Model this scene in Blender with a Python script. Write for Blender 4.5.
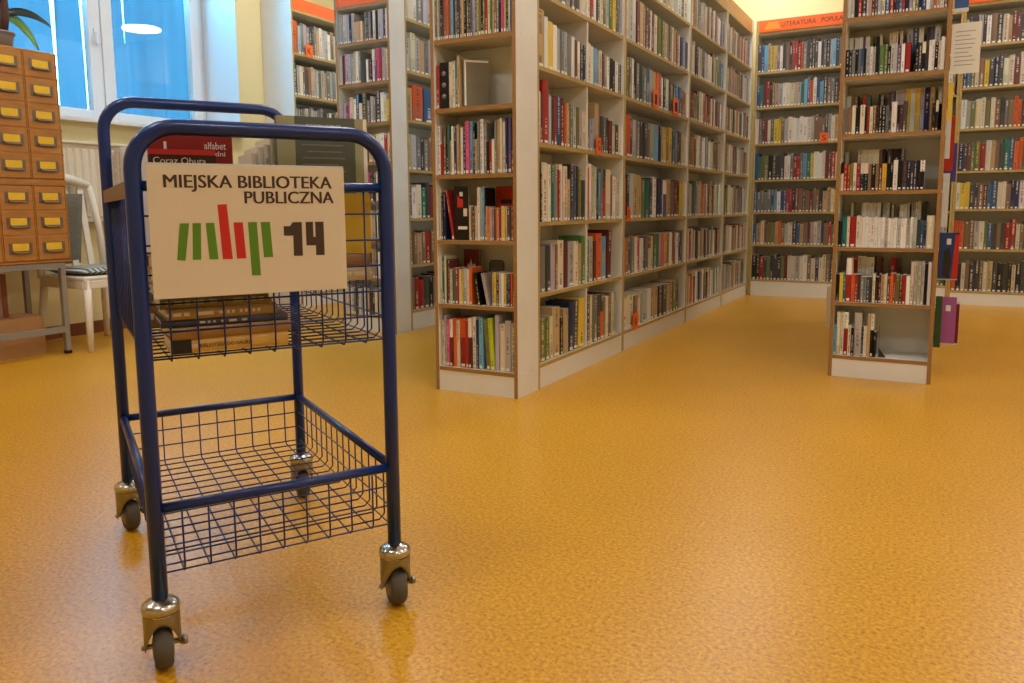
import bpy, math, random, re
from mathutils import Matrix, Vector
for o in list(bpy.data.objects): bpy.data.objects.remove(o, do_unlink=True)
random.seed(14)
S = bpy.context.scene
C = S.collection
PI = math.pi

# ------------------------------------------------------------------ camera
F_PX, CY_PX, PITCH, ROLL, YAW, CAM_H = 781.16, 305.5, 0.1223, -0.0073, 0.498, 0.85
fw = Vector((-math.sin(YAW)*math.cos(PITCH), math.cos(YAW)*math.cos(PITCH), -math.sin(PITCH)))
r0 = Vector((math.cos(YAW), math.sin(YAW), 0)); u0 = r0.cross(fw)
cr, sr = math.cos(ROLL), math.sin(ROLL)
rt = r0*cr + u0*sr; up = -r0*sr + u0*cr
cd = bpy.data.cameras.new('camera'); cam = bpy.data.objects.new('camera', cd); C.objects.link(cam)
cd.sensor_width = 36; cd.lens = F_PX/1024*36; cd.shift_y = -(341.5-CY_PX)/1024
cd.clip_start = .05; cd.clip_end = 100
M = Matrix((rt, up, -fw)).transposed().to_4x4(); M.translation = (0, 0, CAM_H)
cam.matrix_world = M
S.camera = cam
def project(p):
    d = Vector(p)-Vector((0, 0, CAM_H)); z = d.dot(fw)
    return 512+F_PX*d.dot(rt)/z, CY_PX-F_PX*d.dot(up)/z, z

# ------------------------------------------------------------------ world, exposure
W = bpy.data.worlds.new('sky'); S.world = W; W.use_nodes = True
bg = W.node_tree.nodes['Background']
bg.inputs[0].default_value = (.13, .50, .86, 1); bg.inputs[1].default_value = 30.0
S.view_settings.view_transform = 'Standard'; S.view_settings.look = 'None'
S.view_settings.exposure = 0.08; S.view_settings.gamma = 1.0; S.view_settings.use_curve_mapping = False
LAMP_COLOR = (.975, .985, 1.0, 1); LAMP_STRENGTH = 30.5
LAMPS = [(x, y) for y in (7.42, 5.0, 2.6, .2) for x in (-4.0, -1.5, 1.0, 3.5)]
CEIL = 3.435

# ------------------------------------------------------------------ materials
def lin(c):
    out = []
    for v in c[:3]:
        v /= 255.0
        out.append(v/12.92 if v <= .04045 else ((v+.055)/1.055)**2.4)
    return tuple(out)
MATS = {}
def mat(name, rgb, rough=.5, metal=0, spec=.5, var=0, scale=8, stretch=(1, 1, 1), bump=0, coat=0):
    if name in MATS: return MATS[name]
    m = bpy.data.materials.new(name); m.use_nodes = True; nt = m.node_tree
    b = nt.nodes['Principled BSDF']; c = lin(rgb)
    b.inputs['Base Color'].default_value = (*c, 1); b.inputs['Roughness'].default_value = rough
    b.inputs['Metallic'].default_value = metal; b.inputs['Specular IOR Level'].default_value = spec
    b.inputs['Coat Weight'].default_value = coat
    if var or bump:
        tc = nt.nodes.new('ShaderNodeTexCoord'); mp = nt.nodes.new('ShaderNodeMapping'); n = nt.nodes.new('ShaderNodeTexNoise')
        mp.inputs['Scale'].default_value = stretch; n.inputs['Scale'].default_value = scale; n.inputs['Detail'].default_value = 5
        nt.links.new(tc.outputs['Object'], mp.inputs[0]); nt.links.new(mp.outputs[0], n.inputs['Vector'])
        if var:
            r = nt.nodes.new('ShaderNodeValToRGB')
            r.color_ramp.elements[0].position = .3; r.color_ramp.elements[1].position = .7
            r.color_ramp.elements[0].color = (*[v*(1-var) for v in c], 1); r.color_ramp.elements[1].color = (*[min(1, v*(1+var)) for v in c], 1)
            nt.links.new(n.outputs['Fac'], r.inputs[0]); nt.links.new(r.outputs[0], b.inputs['Base Color'])
        if bump:
            bp = nt.nodes.new('ShaderNodeBump'); bp.inputs['Strength'].default_value = bump; bp.inputs['Distance'].default_value = .002
            nt.links.new(n.outputs['Fac'], bp.inputs['Height']); nt.links.new(bp.outputs[0], b.inputs['Normal'])
    MATS[name] = m; return m
mat('laminate', (222, 221, 215), .42, var=.03, scale=5)
mat('shelf_face', (202, 190, 162), .5, var=.04, scale=6)
mat('wood_edge', (152, 112, 60), .45, var=.14, scale=22, stretch=(1, 1, 6))
mat('wood_edge_pale', (176, 148, 84), .45, var=.12, scale=22, stretch=(1, 6, 1))
mat('oak_board', (196, 140, 78), .45, var=.12, scale=14, stretch=(1, 8, 8))
mat('sign_orange', (240, 100, 22), .5)
mat('sign_light', (246, 140, 40), .5)
mat('print_dark', (58, 40, 32), .6)
mat('print_black', (20, 17, 16), .6)
mat('print_white', (225, 215, 205), .6)
mat('sign_board', (214, 202, 182), .45, var=.015, scale=3)
mat('logo_green', (84, 132, 22), .5)
mat('logo_red', (192, 28, 22), .5)
mat('blue_enamel', (6, 42, 108), .3, spec=.4, coat=.15)
mat('chrome', (186, 184, 180), .22, metal=1)
mat('zinc', (150, 148, 142), .35, metal=1)
mat('rubber', (78, 72, 62), .7)
mat('wheel_hub', (120, 112, 100), .5)
mat('paper', (222, 214, 196), .8, var=.05, scale=60, stretch=(1, 1, .05))
mat('sticker', (228, 224, 214), .6)
mat('wall_cream', (228, 210, 156), .8, var=.02, scale=2)
mat('ceiling_white', (240, 234, 220), .8)
mat('pvc_white', (226, 226, 226), .35)
mat('radiator_white', (226, 216, 196), .4)
mat('plastic_white', (224, 216, 200), .4)
mat('baseboard_wood', (120, 62, 26), .5, var=.1, scale=20)
mat('cabinet_wood', (176, 118, 48), .38, var=.16, scale=9, stretch=(1, 1, 5), coat=.15)
mat('cabinet_gap', (96, 52, 18), .6)
mat('holder_metal', (128, 112, 96), .4, metal=.7)
mat('label_yellow', (232, 186, 38), .6, var=.06, scale=30)
mat('grey_steel', (150, 142, 134), .45, metal=.3)
mat('cardboard', (178, 132, 84), .8, var=.06, scale=12)
mat('cardboard_pink', (150, 118, 100), .8, var=.06, scale=8)
mat('pot_grey', (128, 124, 124), .5)
mat('leaf_dark', (30, 40, 34), .35, var=.25, scale=10)
mat('leaf_green', (92, 132, 40), .4, var=.25, scale=10)
mat('stem_brown', (74, 42, 34), .7, var=.3, scale=30)
mat('soil', (50, 36, 26), .9)
mat('steel_dark', (92, 88, 82), .4, metal=.6)
mat('plastic_black', (22, 20, 20), .4)
mat('acrylic', (200, 205, 205), .2)

# floor: mottled linoleum
m = bpy.data.materials.new('linoleum'); m.use_nodes = True; nt = m.node_tree; b = nt.nodes['Principled BSDF']
tc = nt.nodes.new('ShaderNodeTexCoord')
def noise(scale, detail, rough=.5):
    n = nt.nodes.new('ShaderNodeTexNoise'); n.inputs['Scale'].default_value = scale; n.inputs['Detail'].default_value = detail
    n.inputs['Roughness'].default_value = rough
    nt.links.new(tc.outputs['Object'], n.inputs['Vector']); return n
def ramp(src, stops):
    r = nt.nodes.new('ShaderNodeValToRGB'); e = r.color_ramp.elements
    while len(e) < len(stops): e.new(.5)
    for i, (p, c) in enumerate(stops): e[i].position = p; e[i].color = (*c, 1)
    nt.links.new(src, r.inputs[0]); return r
n1 = noise(105, 6, .62); n2 = noise(190, 3); n3 = noise(2.2, 3)
r1 = ramp(n1.outputs['Fac'], [(.30, lin((150, 100, 18))), (.45, lin((196, 138, 24))), (.60, lin((214, 158, 36))), (.75, lin((230, 184, 74)))])
r2 = ramp(n2.outputs['Fac'], [(.30, lin((120, 66, 20))), (.37, (1, 1, 1))])
mx = nt.nodes.new('ShaderNodeMix'); mx.data_type = 'RGBA'; mx.blend_type = 'MULTIPLY'; mx.inputs[0].default_value = .75
nt.links.new(r1.outputs[0], mx.inputs[6]); nt.links.new(r2.outputs[0], mx.inputs[7])
r3 = ramp(n3.outputs['Fac'], [(.3, (.93, .93, .93)), (.7, (1, 1, 1))])
mx2 = nt.nodes.new('ShaderNodeMix'); mx2.data_type = 'RGBA'; mx2.blend_type = 'MULTIPLY'; mx2.inputs[0].default_value = 1
nt.links.new(mx.outputs[2], mx2.inputs[6]); nt.links.new(r3.outputs[0], mx2.inputs[7])
nt.links.new(mx2.outputs[2], b.inputs['Base Color'])
b.inputs['Roughness'].default_value = .33; b.inputs['Specular IOR Level'].default_value = .45
bp = nt.nodes.new('ShaderNodeBump'); bp.inputs['Strength'].default_value = .12; bp.inputs['Distance'].default_value = .002
n4 = noise(40, 3); nt.links.new(n4.outputs['Fac'], bp.inputs['Height']); nt.links.new(bp.outputs[0], b.inputs['Normal'])
MATS['linoleum'] = m

# glass pane: clear with a real surface reflection
m = bpy.data.materials.new('window_glass'); m.use_nodes = True; nt = m.node_tree; nt.nodes.remove(nt.nodes['Principled BSDF'])
fr = nt.nodes.new('ShaderNodeFresnel'); ge = nt.nodes.new('ShaderNodeNewGeometry'); mr = nt.nodes.new('ShaderNodeMapRange')
mr.inputs[3].default_value = 1.6; mr.inputs[4].default_value = 1/1.6   # same reflectance on both faces of the sheet
nt.links.new(ge.outputs['Backfacing'], mr.inputs[0]); nt.links.new(mr.outputs[0], fr.inputs[0])
tr = nt.nodes.new('ShaderNodeBsdfTransparent'); tr.inputs[0].default_value = (.93, .97, .98, 1)
gl = nt.nodes.new('ShaderNodeBsdfGlossy'); gl.inputs['Roughness'].default_value = .01
ms = nt.nodes.new('ShaderNodeMixShader')
nt.links.new(fr.outputs[0], ms.inputs[0]); nt.links.new(tr.outputs[0], ms.inputs[1]); nt.links.new(gl.outputs[0], ms.inputs[2])
nt.links.new(ms.outputs[0], nt.nodes['Material Output'].inputs[0]); MATS['window_glass'] = m
# curtain: thin translucent cloth
m = bpy.data.materials.new('sheer_cloth'); m.use_nodes = True; nt = m.node_tree; nt.nodes.remove(nt.nodes['Principled BSDF'])
df = nt.nodes.new('ShaderNodeBsdfDiffuse'); df.inputs[0].default_value = (*lin((60, 72, 78)), 1)
tl = nt.nodes.new('ShaderNodeBsdfTranslucent'); tl.inputs[0].default_value = (*lin((48, 68, 75)), 1)
ms = nt.nodes.new('ShaderNodeMixShader'); ms.inputs[0].default_value = .5
nt.links.new(df.outputs[0], ms.inputs[1]); nt.links.new(tl.outputs[0], ms.inputs[2])
nt.links.new(ms.outputs[0], nt.nodes['Material Output'].inputs[0]); MATS['sheer_cloth'] = m
# lamp diffuser
m = bpy.data.materials.new('lamp_glow'); m.use_nodes = True; b = m.node_tree.nodes['Principled BSDF']
b.inputs['Emission Color'].default_value = LAMP_COLOR; b.inputs['Emission Strength'].default_value = LAMP_STRENGTH
MATS['lamp_glow'] = m
# striped cushion
m = bpy.data.materials.new('striped_cloth'); m.use_nodes = True; nt = m.node_tree; b = nt.nodes['Principled BSDF']
tc = nt.nodes.new('ShaderNodeTexCoord'); wv = nt.nodes.new('ShaderNodeTexWave'); wv.bands_direction = 'Y'
wv.inputs['Scale'].default_value = 9; wv.inputs['Distortion'].default_value = .3
rr = nt.nodes.new('ShaderNodeValToRGB'); rr.color_ramp.elements[0].position = .4; rr.color_ramp.elements[1].position = .6
rr.color_ramp.elements[0].color = (*lin((84, 82, 76)), 1); rr.color_ramp.elements[1].color = (*lin((186, 182, 170)), 1)
nt.links.new(tc.outputs['Object'], wv.inputs[0]); nt.links.new(wv.outputs['Fac'], rr.inputs[0]); nt.links.new(rr.outputs[0], b.inputs['Base Color'])
b.inputs['Roughness'].default_value = .9; MATS['striped_cloth'] = m
mat('cushion_grey', (112, 110, 100), .9, var=.3, scale=120)
# book covers: two colours per face, printed title marks along the spine
m = bpy.data.materials.new('book_cover'); m.use_nodes = True; nt = m.node_tree; b = nt.nodes['Principled BSDF']
a1 = nt.nodes.new('ShaderNodeAttribute'); a1.attribute_name = 'c1'; a2 = nt.nodes.new('ShaderNodeAttribute'); a2.attribute_name = 'c2'
uv = nt.nodes.new('ShaderNodeUVMap'); sp = nt.nodes.new('ShaderNodeSeparateXYZ'); nt.links.new(uv.outputs[0], sp.inputs[0])
def mth(op, a, bb=None):
    n = nt.nodes.new('ShaderNodeMath'); n.operation = op
    for i, v in enumerate((a, bb)):
        if v is None: continue
        if isinstance(v, (int, float)): n.inputs[i].default_value = v
        else: nt.links.new(v, n.inputs[i])
    return n.outputs[0]
def wn(x):
    n = nt.nodes.new('ShaderNodeTexWhiteNoise'); n.noise_dimensions = '1D'; nt.links.new(x, n.inputs['W']); return n.outputs['Value']
U_, V_ = sp.outputs[0], sp.outputs[1]
ch = mth('GREATER_THAN', wn(mth('FLOOR', mth('MULTIPLY', V_, 210))), .42)
bd = mth('GREATER_THAN', wn(mth('FLOOR', mth('MULTIPLY', V_, 11))), .5)
sd = mth('LESS_THAN', mth('ABSOLUTE', mth('SUBTRACT', U_, .5)), .15)
msk = mth('MULTIPLY', mth('MULTIPLY', ch, bd), mth('MULTIPLY', sd, .6))
mx = nt.nodes.new('ShaderNodeMix'); mx.data_type = 'RGBA'
nt.links.new(msk, mx.inputs[0]); nt.links.new(a1.outputs[0], mx.inputs[6]); nt.links.new(a2.outputs[0], mx.inputs[7])
nt.links.new(mx.outputs[2], b.inputs['Base Color']); b.inputs['Roughness'].default_value = .42; b.inputs['Specular IOR Level'].default_value = .3
MATS['book_cover'] = m

# ------------------------------------------------------------------ mesh helpers
class MB:
    def __init__(s): s.v = []; s.f = []; s.m = []; s.sm = []
    def add(s, vs, fs, mi=0, smooth=False):
        o = len(s.v); s.v += [tuple(v) for v in vs]
        for f in fs: s.f.append(tuple(o+i for i in f)); s.m.append(mi); s.sm.append(smooth)
        return s
    def box(s, a, b, mi=0, front=None, mf=1):
        # front: '-y' / '+x' ... that face gets material mf
        (x0, y0, z0), (x1, y1, z1) = a, b
        vs = [(x0, y0, z0), (x1, y0, z0), (x1, y1, z0), (x0, y1, z0), (x0, y0, z1), (x1, y0, z1), (x1, y1, z1), (x0, y1, z1)]
        fs = {'-z': (0, 3, 2, 1), '+z': (4, 5, 6, 7), '-y': (0, 1, 5, 4), '+x': (1, 2, 6, 5), '+y': (2, 3, 7, 6), '-x': (3, 0, 4, 7)}
        o = len(s.v); s.v += vs
        for k, f in fs.items():
            s.f.append(tuple(o+i for i in f)); s.m.append(mf if k == front else mi); s.sm.append(False)
        return s
    def tube(s, pts, r, n=8, mi=0, closed=False, caps=True):
        P = [Vector(p) for p in pts]; rs = r if isinstance(r, (list, tuple)) else [r]*len(P)
        N = len(P); ring = []; nrm = None
        for i in range(N):
            if closed: t = (P[(i+1) % N]-P[i-1])
            else: t = P[min(i+1, N-1)]-P[max(i-1, 0)]
            t.normalize()
            if nrm is None: nrm = t.orthogonal().normalized()
            nrm = (nrm-t*nrm.dot(t)).normalized(); bn = t.cross(nrm)
            ring.append([P[i]+(nrm*math.cos(2*PI*k/n)+bn*math.sin(2*PI*k/n))*rs[i] for k in range(n)])
        vs = [v for rg in ring for v in rg]; fs = []
        for i in range(N if closed else N-1):
            j = (i+1) % N
            for k in range(n): fs.append((i*n+k, i*n+(k+1) % n, j*n+(k+1) % n, j*n+k))
        if caps and not closed: fs += [tuple(range(n-1, -1, -1)), tuple((N-1)*n+k for k in range(n))]
        return s.add(vs, fs, mi, True)
    def lathe(s, prof, n=20, c=(0, 0, 0), mi=0, axis='z'):
        vs = []; fs = []
        for (r, z) in prof:
            for k in range(n):
                a = 2*PI*k/n; p = (r*math.cos(a), r*math.sin(a), z)
                if axis == 'x': p = (p[2], p[0], p[1])
                vs.append((p[0]+c[0], p[1]+c[1], p[2]+c[2]))
        for i in range(len(prof)-1):
            for k in range(n): fs.append((i*n+k, i*n+(k+1) % n, (i+1)*n+(k+1) % n, (i+1)*n+k))
        fs += [tuple(range(n-1, -1, -1)), tuple((len(prof)-1)*n+k for k in range(n))]
        return s.add(vs, fs, mi, True)
    def prism(s, poly, y0, y1, mi=0):   # polygon in x,z extruded along y
        n = len(poly); vs = [(x, y0, z) for x, z in poly]+[(x, y1, z) for x, z in poly]
        fs = [tuple(range(n)), tuple(range(2*n-1, n-1, -1))]+[(i, i+n, (i+1) % n+n, (i+1) % n) for i in range(n)]
        return s.add(vs, fs, mi)
    def mesh(s, name, mats):
        me = bpy.data.meshes.new(name); me.from_pydata(s.v, [], s.f)
        for mm in ([mats] if isinstance(mats, str) else mats): me.materials.append(MATS[mm])
        me.polygons.foreach_set('material_index', s.m); me.polygons.foreach_set('use_smooth', s.sm)
        me.update(); return me
    def build(s, name, mats, parent=None, bevel=0):
        o = bpy.data.objects.new(name, s.mesh(name, mats)); C.objects.link(o)
        if parent: o.parent = parent
        if bevel:
            bm_ = o.modifiers.new('bevel', 'BEVEL'); bm_.width = bevel; bm_.segments = 2; bm_.limit_method = 'ANGLE'
        return o
def link(name, me, parent=None, loc=None, rot=None):
    o = bpy.data.objects.new(name, me); C.objects.link(o); o.parent = parent
    if loc: o.location = loc
    if rot: o.rotation_euler = rot
    return o
def tag(o, label, cat, group=None):
    o['label'] = label; o['category'] = cat
    if group: o['group'] = group
    return o
def thing(name, label, cat, loc=(0, 0, 0), rz=0, group=None):
    o = bpy.data.objects.new(name, None); C.objects.link(o); o.location = loc; o.rotation_euler = (0, 0, rz)
    o.empty_display_size = .1
    return tag(o, label, cat, group)
def struct(o): o['kind'] = 'structure'; return o
def arc(c, r, a0, a1, n, f):
    return [f(c[0]+r*math.cos(a0+(a1-a0)*i/n), c[1]+r*math.sin(a0+(a1-a0)*i/n)) for i in range(n+1)]
def glyphs(body, shear=0, bold=0):
    cu = bpy.data.curves.new('lettering', 'FONT'); cu.body = body; cu.extrude = .01; cu.shear = shear; cu.resolution_u = 3
    t = bpy.data.objects.new('lettering', cu); C.objects.link(t)
    dg = bpy.context.evaluated_depsgraph_get(); me = bpy.data.meshes.new_from_object(t.evaluated_get(dg))
    bpy.data.objects.remove(t, do_unlink=True); bpy.data.curves.remove(cu); return me
CAPH = max(v.co.y for v in glyphs('E').vertices)
def text(name, body, matname, parent, M, width=None, height=None, depth=.0006, shear=0, bold=0):
    """lettering in its own x,y plane, scaled to width and capital height, placed by matrix M (relative to parent)"""
    me = glyphs(body, shear, bold); xs = [v.co.x for v in me.vertices]; x0, x1 = min(xs), max(xs)
    sx = width/(x1-x0); sy_ = height/CAPH
    for v in me.vertices: v.co = ((v.co.x-x0)*sx, v.co.y*sy_, v.co.z/.01*depth)
    if bold:
        V = [tuple(v.co) for v in me.vertices]; Fc = [tuple(p.vertices) for p in me.polygons]; k = len(V); m2 = bpy.data.meshes.new(name)
        m2.from_pydata([(x-bold, y, z) for x, y, z in V]+[(x+bold, y, z*1.1) for x, y, z in V], [], Fc+[tuple(i+k for i in f) for f in Fc]); me = m2
    me.name = name; me.materials.clear(); me.materials.append(MATS[matname])
    o = bpy.data.objects.new(name, me); C.objects.link(o); o.parent = parent; o.matrix_local = M
    return o

# ------------------------------------------------------------------ room shell
XW, YW, XE, YS = -5.25, 8.12, 4.2, -2.6
o = MB().box((XW-.6, YS, -.1), (XE, YW, 0)).build('floor', 'linoleum'); struct(o)
o = MB().box((XW-.6, YS, CEIL), (XE, YW, CEIL+.1)).build('ceiling', 'ceiling_white'); struct(o)
struct(MB().box((XW-.6, YW, 0), (XE, YW+.15, CEIL)).build('wall_back', 'wall_cream'))
struct(MB().box((XE, YS, 0), (XE+.15, YW, CEIL)).build('wall_right', 'wall_cream'))
struct(MB().box((XW-.6, YS-.15, 0), (XE, YS, CEIL)).build('wall_front', 'wall_cream'))
WY0, WY1, WZ0, WZ1 = 2.93, 4.86, 1.50, 3.12      # window opening
XF = -5.69                                        # window frame plane
mb = MB()
mb.box((XW-.6, YS, 0), (XW, WY0, CEIL)); mb.box((XW-.6, WY1, 0), (XW, YW, CEIL))
mb.box((XW-.6, WY0, 0), (XW, WY1, WZ0-.03)); mb.box((XW-.6, WY0, WZ1), (XW, WY1, CEIL))
struct(mb.build('wall_left', 'wall_cream'))
struct(MB().box((XW, YS, 0), (XW+.018, 5.1, .085)).build('baseboard_left', 'baseboard_wood'))
o = MB().box((XF+.036, WY1-.006, WZ0), (XW-.001, WY1-.0005, WZ1)).box((XF+.036, WY0+.0005, WZ0), (XW-.001, WY0+.006, WZ1)).box((XF+.036, WY0+.006, WZ1-.006), (XW-.001, WY1-.006, WZ1-.0005)).build('trim_2', 'pvc_white'); struct(o)
o['label'] = 'white lining of the window recess'
# window: fixed frame, two sashes with panes, handle
win = struct(bpy.data.objects.new('window_1', None)); C.objects.link(win); win.location = (XF, WY0, WZ0)
win['label'] = 'white double casement window with blue daylight above the radiator'
ww, wh = WY1-WY0, WZ1-WZ0
mb = MB(); fwid = .05
mb.box((-.03, 0, 0), (.035, fwid, wh)); mb.box((-.03, ww-fwid, 0), (.035, ww, wh))
mb.box((-.03, fwid, 0), (.035, ww-fwid, .035)); mb.box((-.03, fwid, wh-fwid), (.035, ww-fwid, wh))
mb.build('window_frame', 'pvc_white', win, .004)
half = ww/2
for (a, b_) in ((fwid, half-.004), (half+.004, ww-fwid)):
    mb = MB(); st = .095; z0, z1 = .037, wh-fwid
    mb.box((-.015, a, z0), (.055, a+st, z1)); mb.box((-.015, b_-st, z0), (.055, b_, z1))
    mb.box((-.015, a+st, z0), (.055, b_-st, z0+st*.85)); mb.box((-.015, a+st, z1-st), (.055, b_-st, z1))
    sash = mb.build('sash', 'pvc_white', win, .006)
    MB().box((.012, a+st-.01, z0+st*.85-.01), (.018, b_-st+.01, z1-st+.01)).build('pane', 'window_glass', sash)
    if a < half/2:
        h = MB().box((.055, b_-.06, .62), (.068, b_-.032, .72)).box((.068, b_-.056, .60), (.09, b_-.036, .69)).build('window_handle', 'pvc_white', sash, .003)
struct(MB().box((XF+.035, WY0-.0, WZ0-.03), (XW+.07, WY1, WZ0)).build('trim_1', 'pvc_white', None, .004))['label'] = 'white window sill above the radiator'
# cloth hanging low behind the panes
def curtain(y0, y1, label, ph, x=-5.79, amp=.03, z0=1.48, z1=2.56):
    N = 90; vs = []; fs = []
    for i in range(N+1):
        t = i/N; y = y0+(y1-y0)*t
        xx = x+amp*math.sin((y-y0)*19+ph)+amp*.4*math.sin((y-y0)*43+ph*2)
        for z in (z0, (z0+z1)/2, z1): vs.append((xx+.012*math.sin(z*3+t*9), y, z))
    for i in range(N):
        for k in range(2): fs.append((i*3+k, (i+1)*3+k, (i+1)*3+k+1, i*3+k+1))
    o = MB().add(vs, fs, 0, True).build('curtain', 'sheer_cloth')
    return tag(o, label, 'curtain', 'cloths behind the window')
curtain(2.94, 3.61, 'flat blue lit cloth behind the left window sash, above the cabinet', .4, amp=.006)  # added sheet over plain sky, keeps it from blowing out
curtain(3.62, 3.852, 'narrow folded cloth behind the left window sash beside the handle', 1.2, amp=.02)
curtain(3.862, 4.19, 'folded cloth behind the meeting stiles of the window', 2.2, amp=.02)
curtain(4.20, 4.85, 'wide folded cloth behind the right window sash', 3.0, z1=2.70)

# ceiling lamps
for k, (x, y) in enumerate(LAMPS):
    nm = 'round ceiling lamp, %s from window wall, %s row from far wall' % (['first', 'second', 'third', 'fourth'][k % 4], ['first', 'second', 'third', 'fourth'][k//4])
    t = thing('ceiling_lamp', nm, 'lamp', (x, y, CEIL), 0, 'round ceiling lamps')
    MB().lathe([(.27, -.0), (.275, -.02), (.275, -.05), (.255, -.055)], 32).build('lamp_housing', 'pvc_white', t)
    MB().lathe([(.25, -.056), (.245, -.075), (.20, -.085), (.10, -.09), (.01, -.0905)], 32).build('diffuser', 'lamp_glow', t)

# ------------------------------------------------------------------ books
PAL = {'W': ((226, 224, 218), 'white'), 'X': ((214, 204, 180), 'cream'), 'T': ((184, 158, 118), 'tan'), 'K': ((18, 17, 18), 'black'),
       'D': ((62, 62, 66), 'dark grey'), 'S': ((118, 118, 116), 'grey'), 'V': ((172, 172, 170), 'light grey'), 'R': ((156, 42, 36), 'red'),
       'M': ((104, 46, 46), 'maroon'), 'O': ((206, 94, 40), 'orange'), 'Y': ((214, 184, 60), 'yellow'), 'G': ((88, 118, 62), 'green'),
       'Z': ((180, 198, 40), 'lime green'), 'E': ((34, 112, 100), 'teal'), 'B': ((52, 88, 132), 'blue'), 'L': ((112, 168, 204), 'light blue'),
       'N': ((34, 40, 84), 'navy'), 'P': ((202, 82, 136), 'pink'), 'U': ((92, 80, 116), 'purple'), 'A': ((178, 174, 192), 'lilac'),
       'C': ((126, 100, 76), 'brown'), 'F': ((112, 112, 66), 'olive')}
DARK = set('KDRMEBNUCFGS')
def colour(k, j=10):
    c = PAL[k][0]; d = random.uniform(-j, j)
    return lin([max(8, min(245, v+d+random.uniform(-5, 5))) for v in c])
def cover_mesh(t, h, d, ca, cb, split, c2, full=True):
    """C-shaped cover: two boards and a slightly rounded spine; ca above the split, cb below"""
    bg_ = min(.2*t, .004); c = min(.0022, t*.12)
    out = [(0, d), (0, bg_), (t*.22, bg_*.25), (t*.5, 0), (t*.78, bg_*.25), (t, bg_), (t, d)]
    inn = [(c, d), (c, bg_+c), (t*.22+c*.5, bg_*.25+c), (t*.5, c), (t*.78-c*.5, bg_*.25+c), (t-c, bg_+c), (t-c, d)]
    zs = [0, h*split, h]; vs = []; fs = []; c1 = []; uv = []
    sd_ = random.uniform(0, 60)
    for z in zs: vs += [(x, y, z) for x, y in out]
    n = 7
    for k in range(2):
        for i in range(6):
            fs.append((k*n+i, k*n+i+1, (k+1)*n+i+1, (k+1)*n+i)); c1.append(cb if k == 0 else ca)
            if 1 <= i <= 4: uv += [(out[i][0]/t, zs[k]+sd_), (out[i+1][0]/t, zs[k]+sd_), (out[i+1][0]/t, zs[k+1]+sd_), (out[i][0]/t, zs[k+1]+sd_)]
            else: uv += [(-3, 0)]*4
    o = len(vs); vs += [(x, y, 0) for x, y in inn]+[(x, y, h) for x, y in inn]
    for i in range(6):
        for f in ((o+i+1, o+i, o+n+i, o+n+i+1), (i+1, i, o+i, o+i+1), (2*n+i, 2*n+i+1, o+n+i+1, o+n+i)):
            fs.append(f); c1.append(ca); uv += [(-3, 0)]*4
    for (a, b_) in ((0, o), (6, o+6)):
        fs.append((a, a+14, b_+n, b_) if a == 0 else (a, b_, b_+n, a+14)); c1.append(ca); uv += [(-3, 0)]*4
    return vs, fs, c1, uv, c
def finish_cover(name, vs, fs, c1, c2, uv):
    me = bpy.data.meshes.new(name); me.from_pydata(vs, [], fs); me.materials.append(MATS['book_cover'])
    A = me.attributes.new('c1', 'FLOAT_COLOR', 'FACE'); A.data.foreach_set('color', [q for c in c1 for q in (*c, 1)])
    A = me.attributes.new('c2', 'FLOAT_COLOR', 'FACE'); A.data.foreach_set('color', [q for c in c2 for q in (*c, 1)])
    L = me.uv_layers.new(name='UVMap'); L.data.foreach_set('uv', [q for p in uv for q in p])
    me.update(); return me
def book_object(t, h, d, ca, cb, split, c2, M, label, group, sticker=True, name='book'):
    vs, fs, c1, uv, c = cover_mesh(t, h, d, ca, cb, split, c2)
    o = bpy.data.objects.new(name, finish_cover(name, vs, fs, c1, [c2]*len(fs), uv)); C.objects.link(o); o.matrix_world = M
    tag(o, label, 'book', group)
    MB().box((c, .004+c, .003), (t-c, d-.003, h-.004)).build('page_block', 'paper', o)
    if sticker and random.random() < .8: MB().box((t*.22, -.0009, .005), (t*.78, .003, .005+min(.013, h*.07))).build('spine_label', 'sticker', o)
    return o
BOOKS = []
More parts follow.
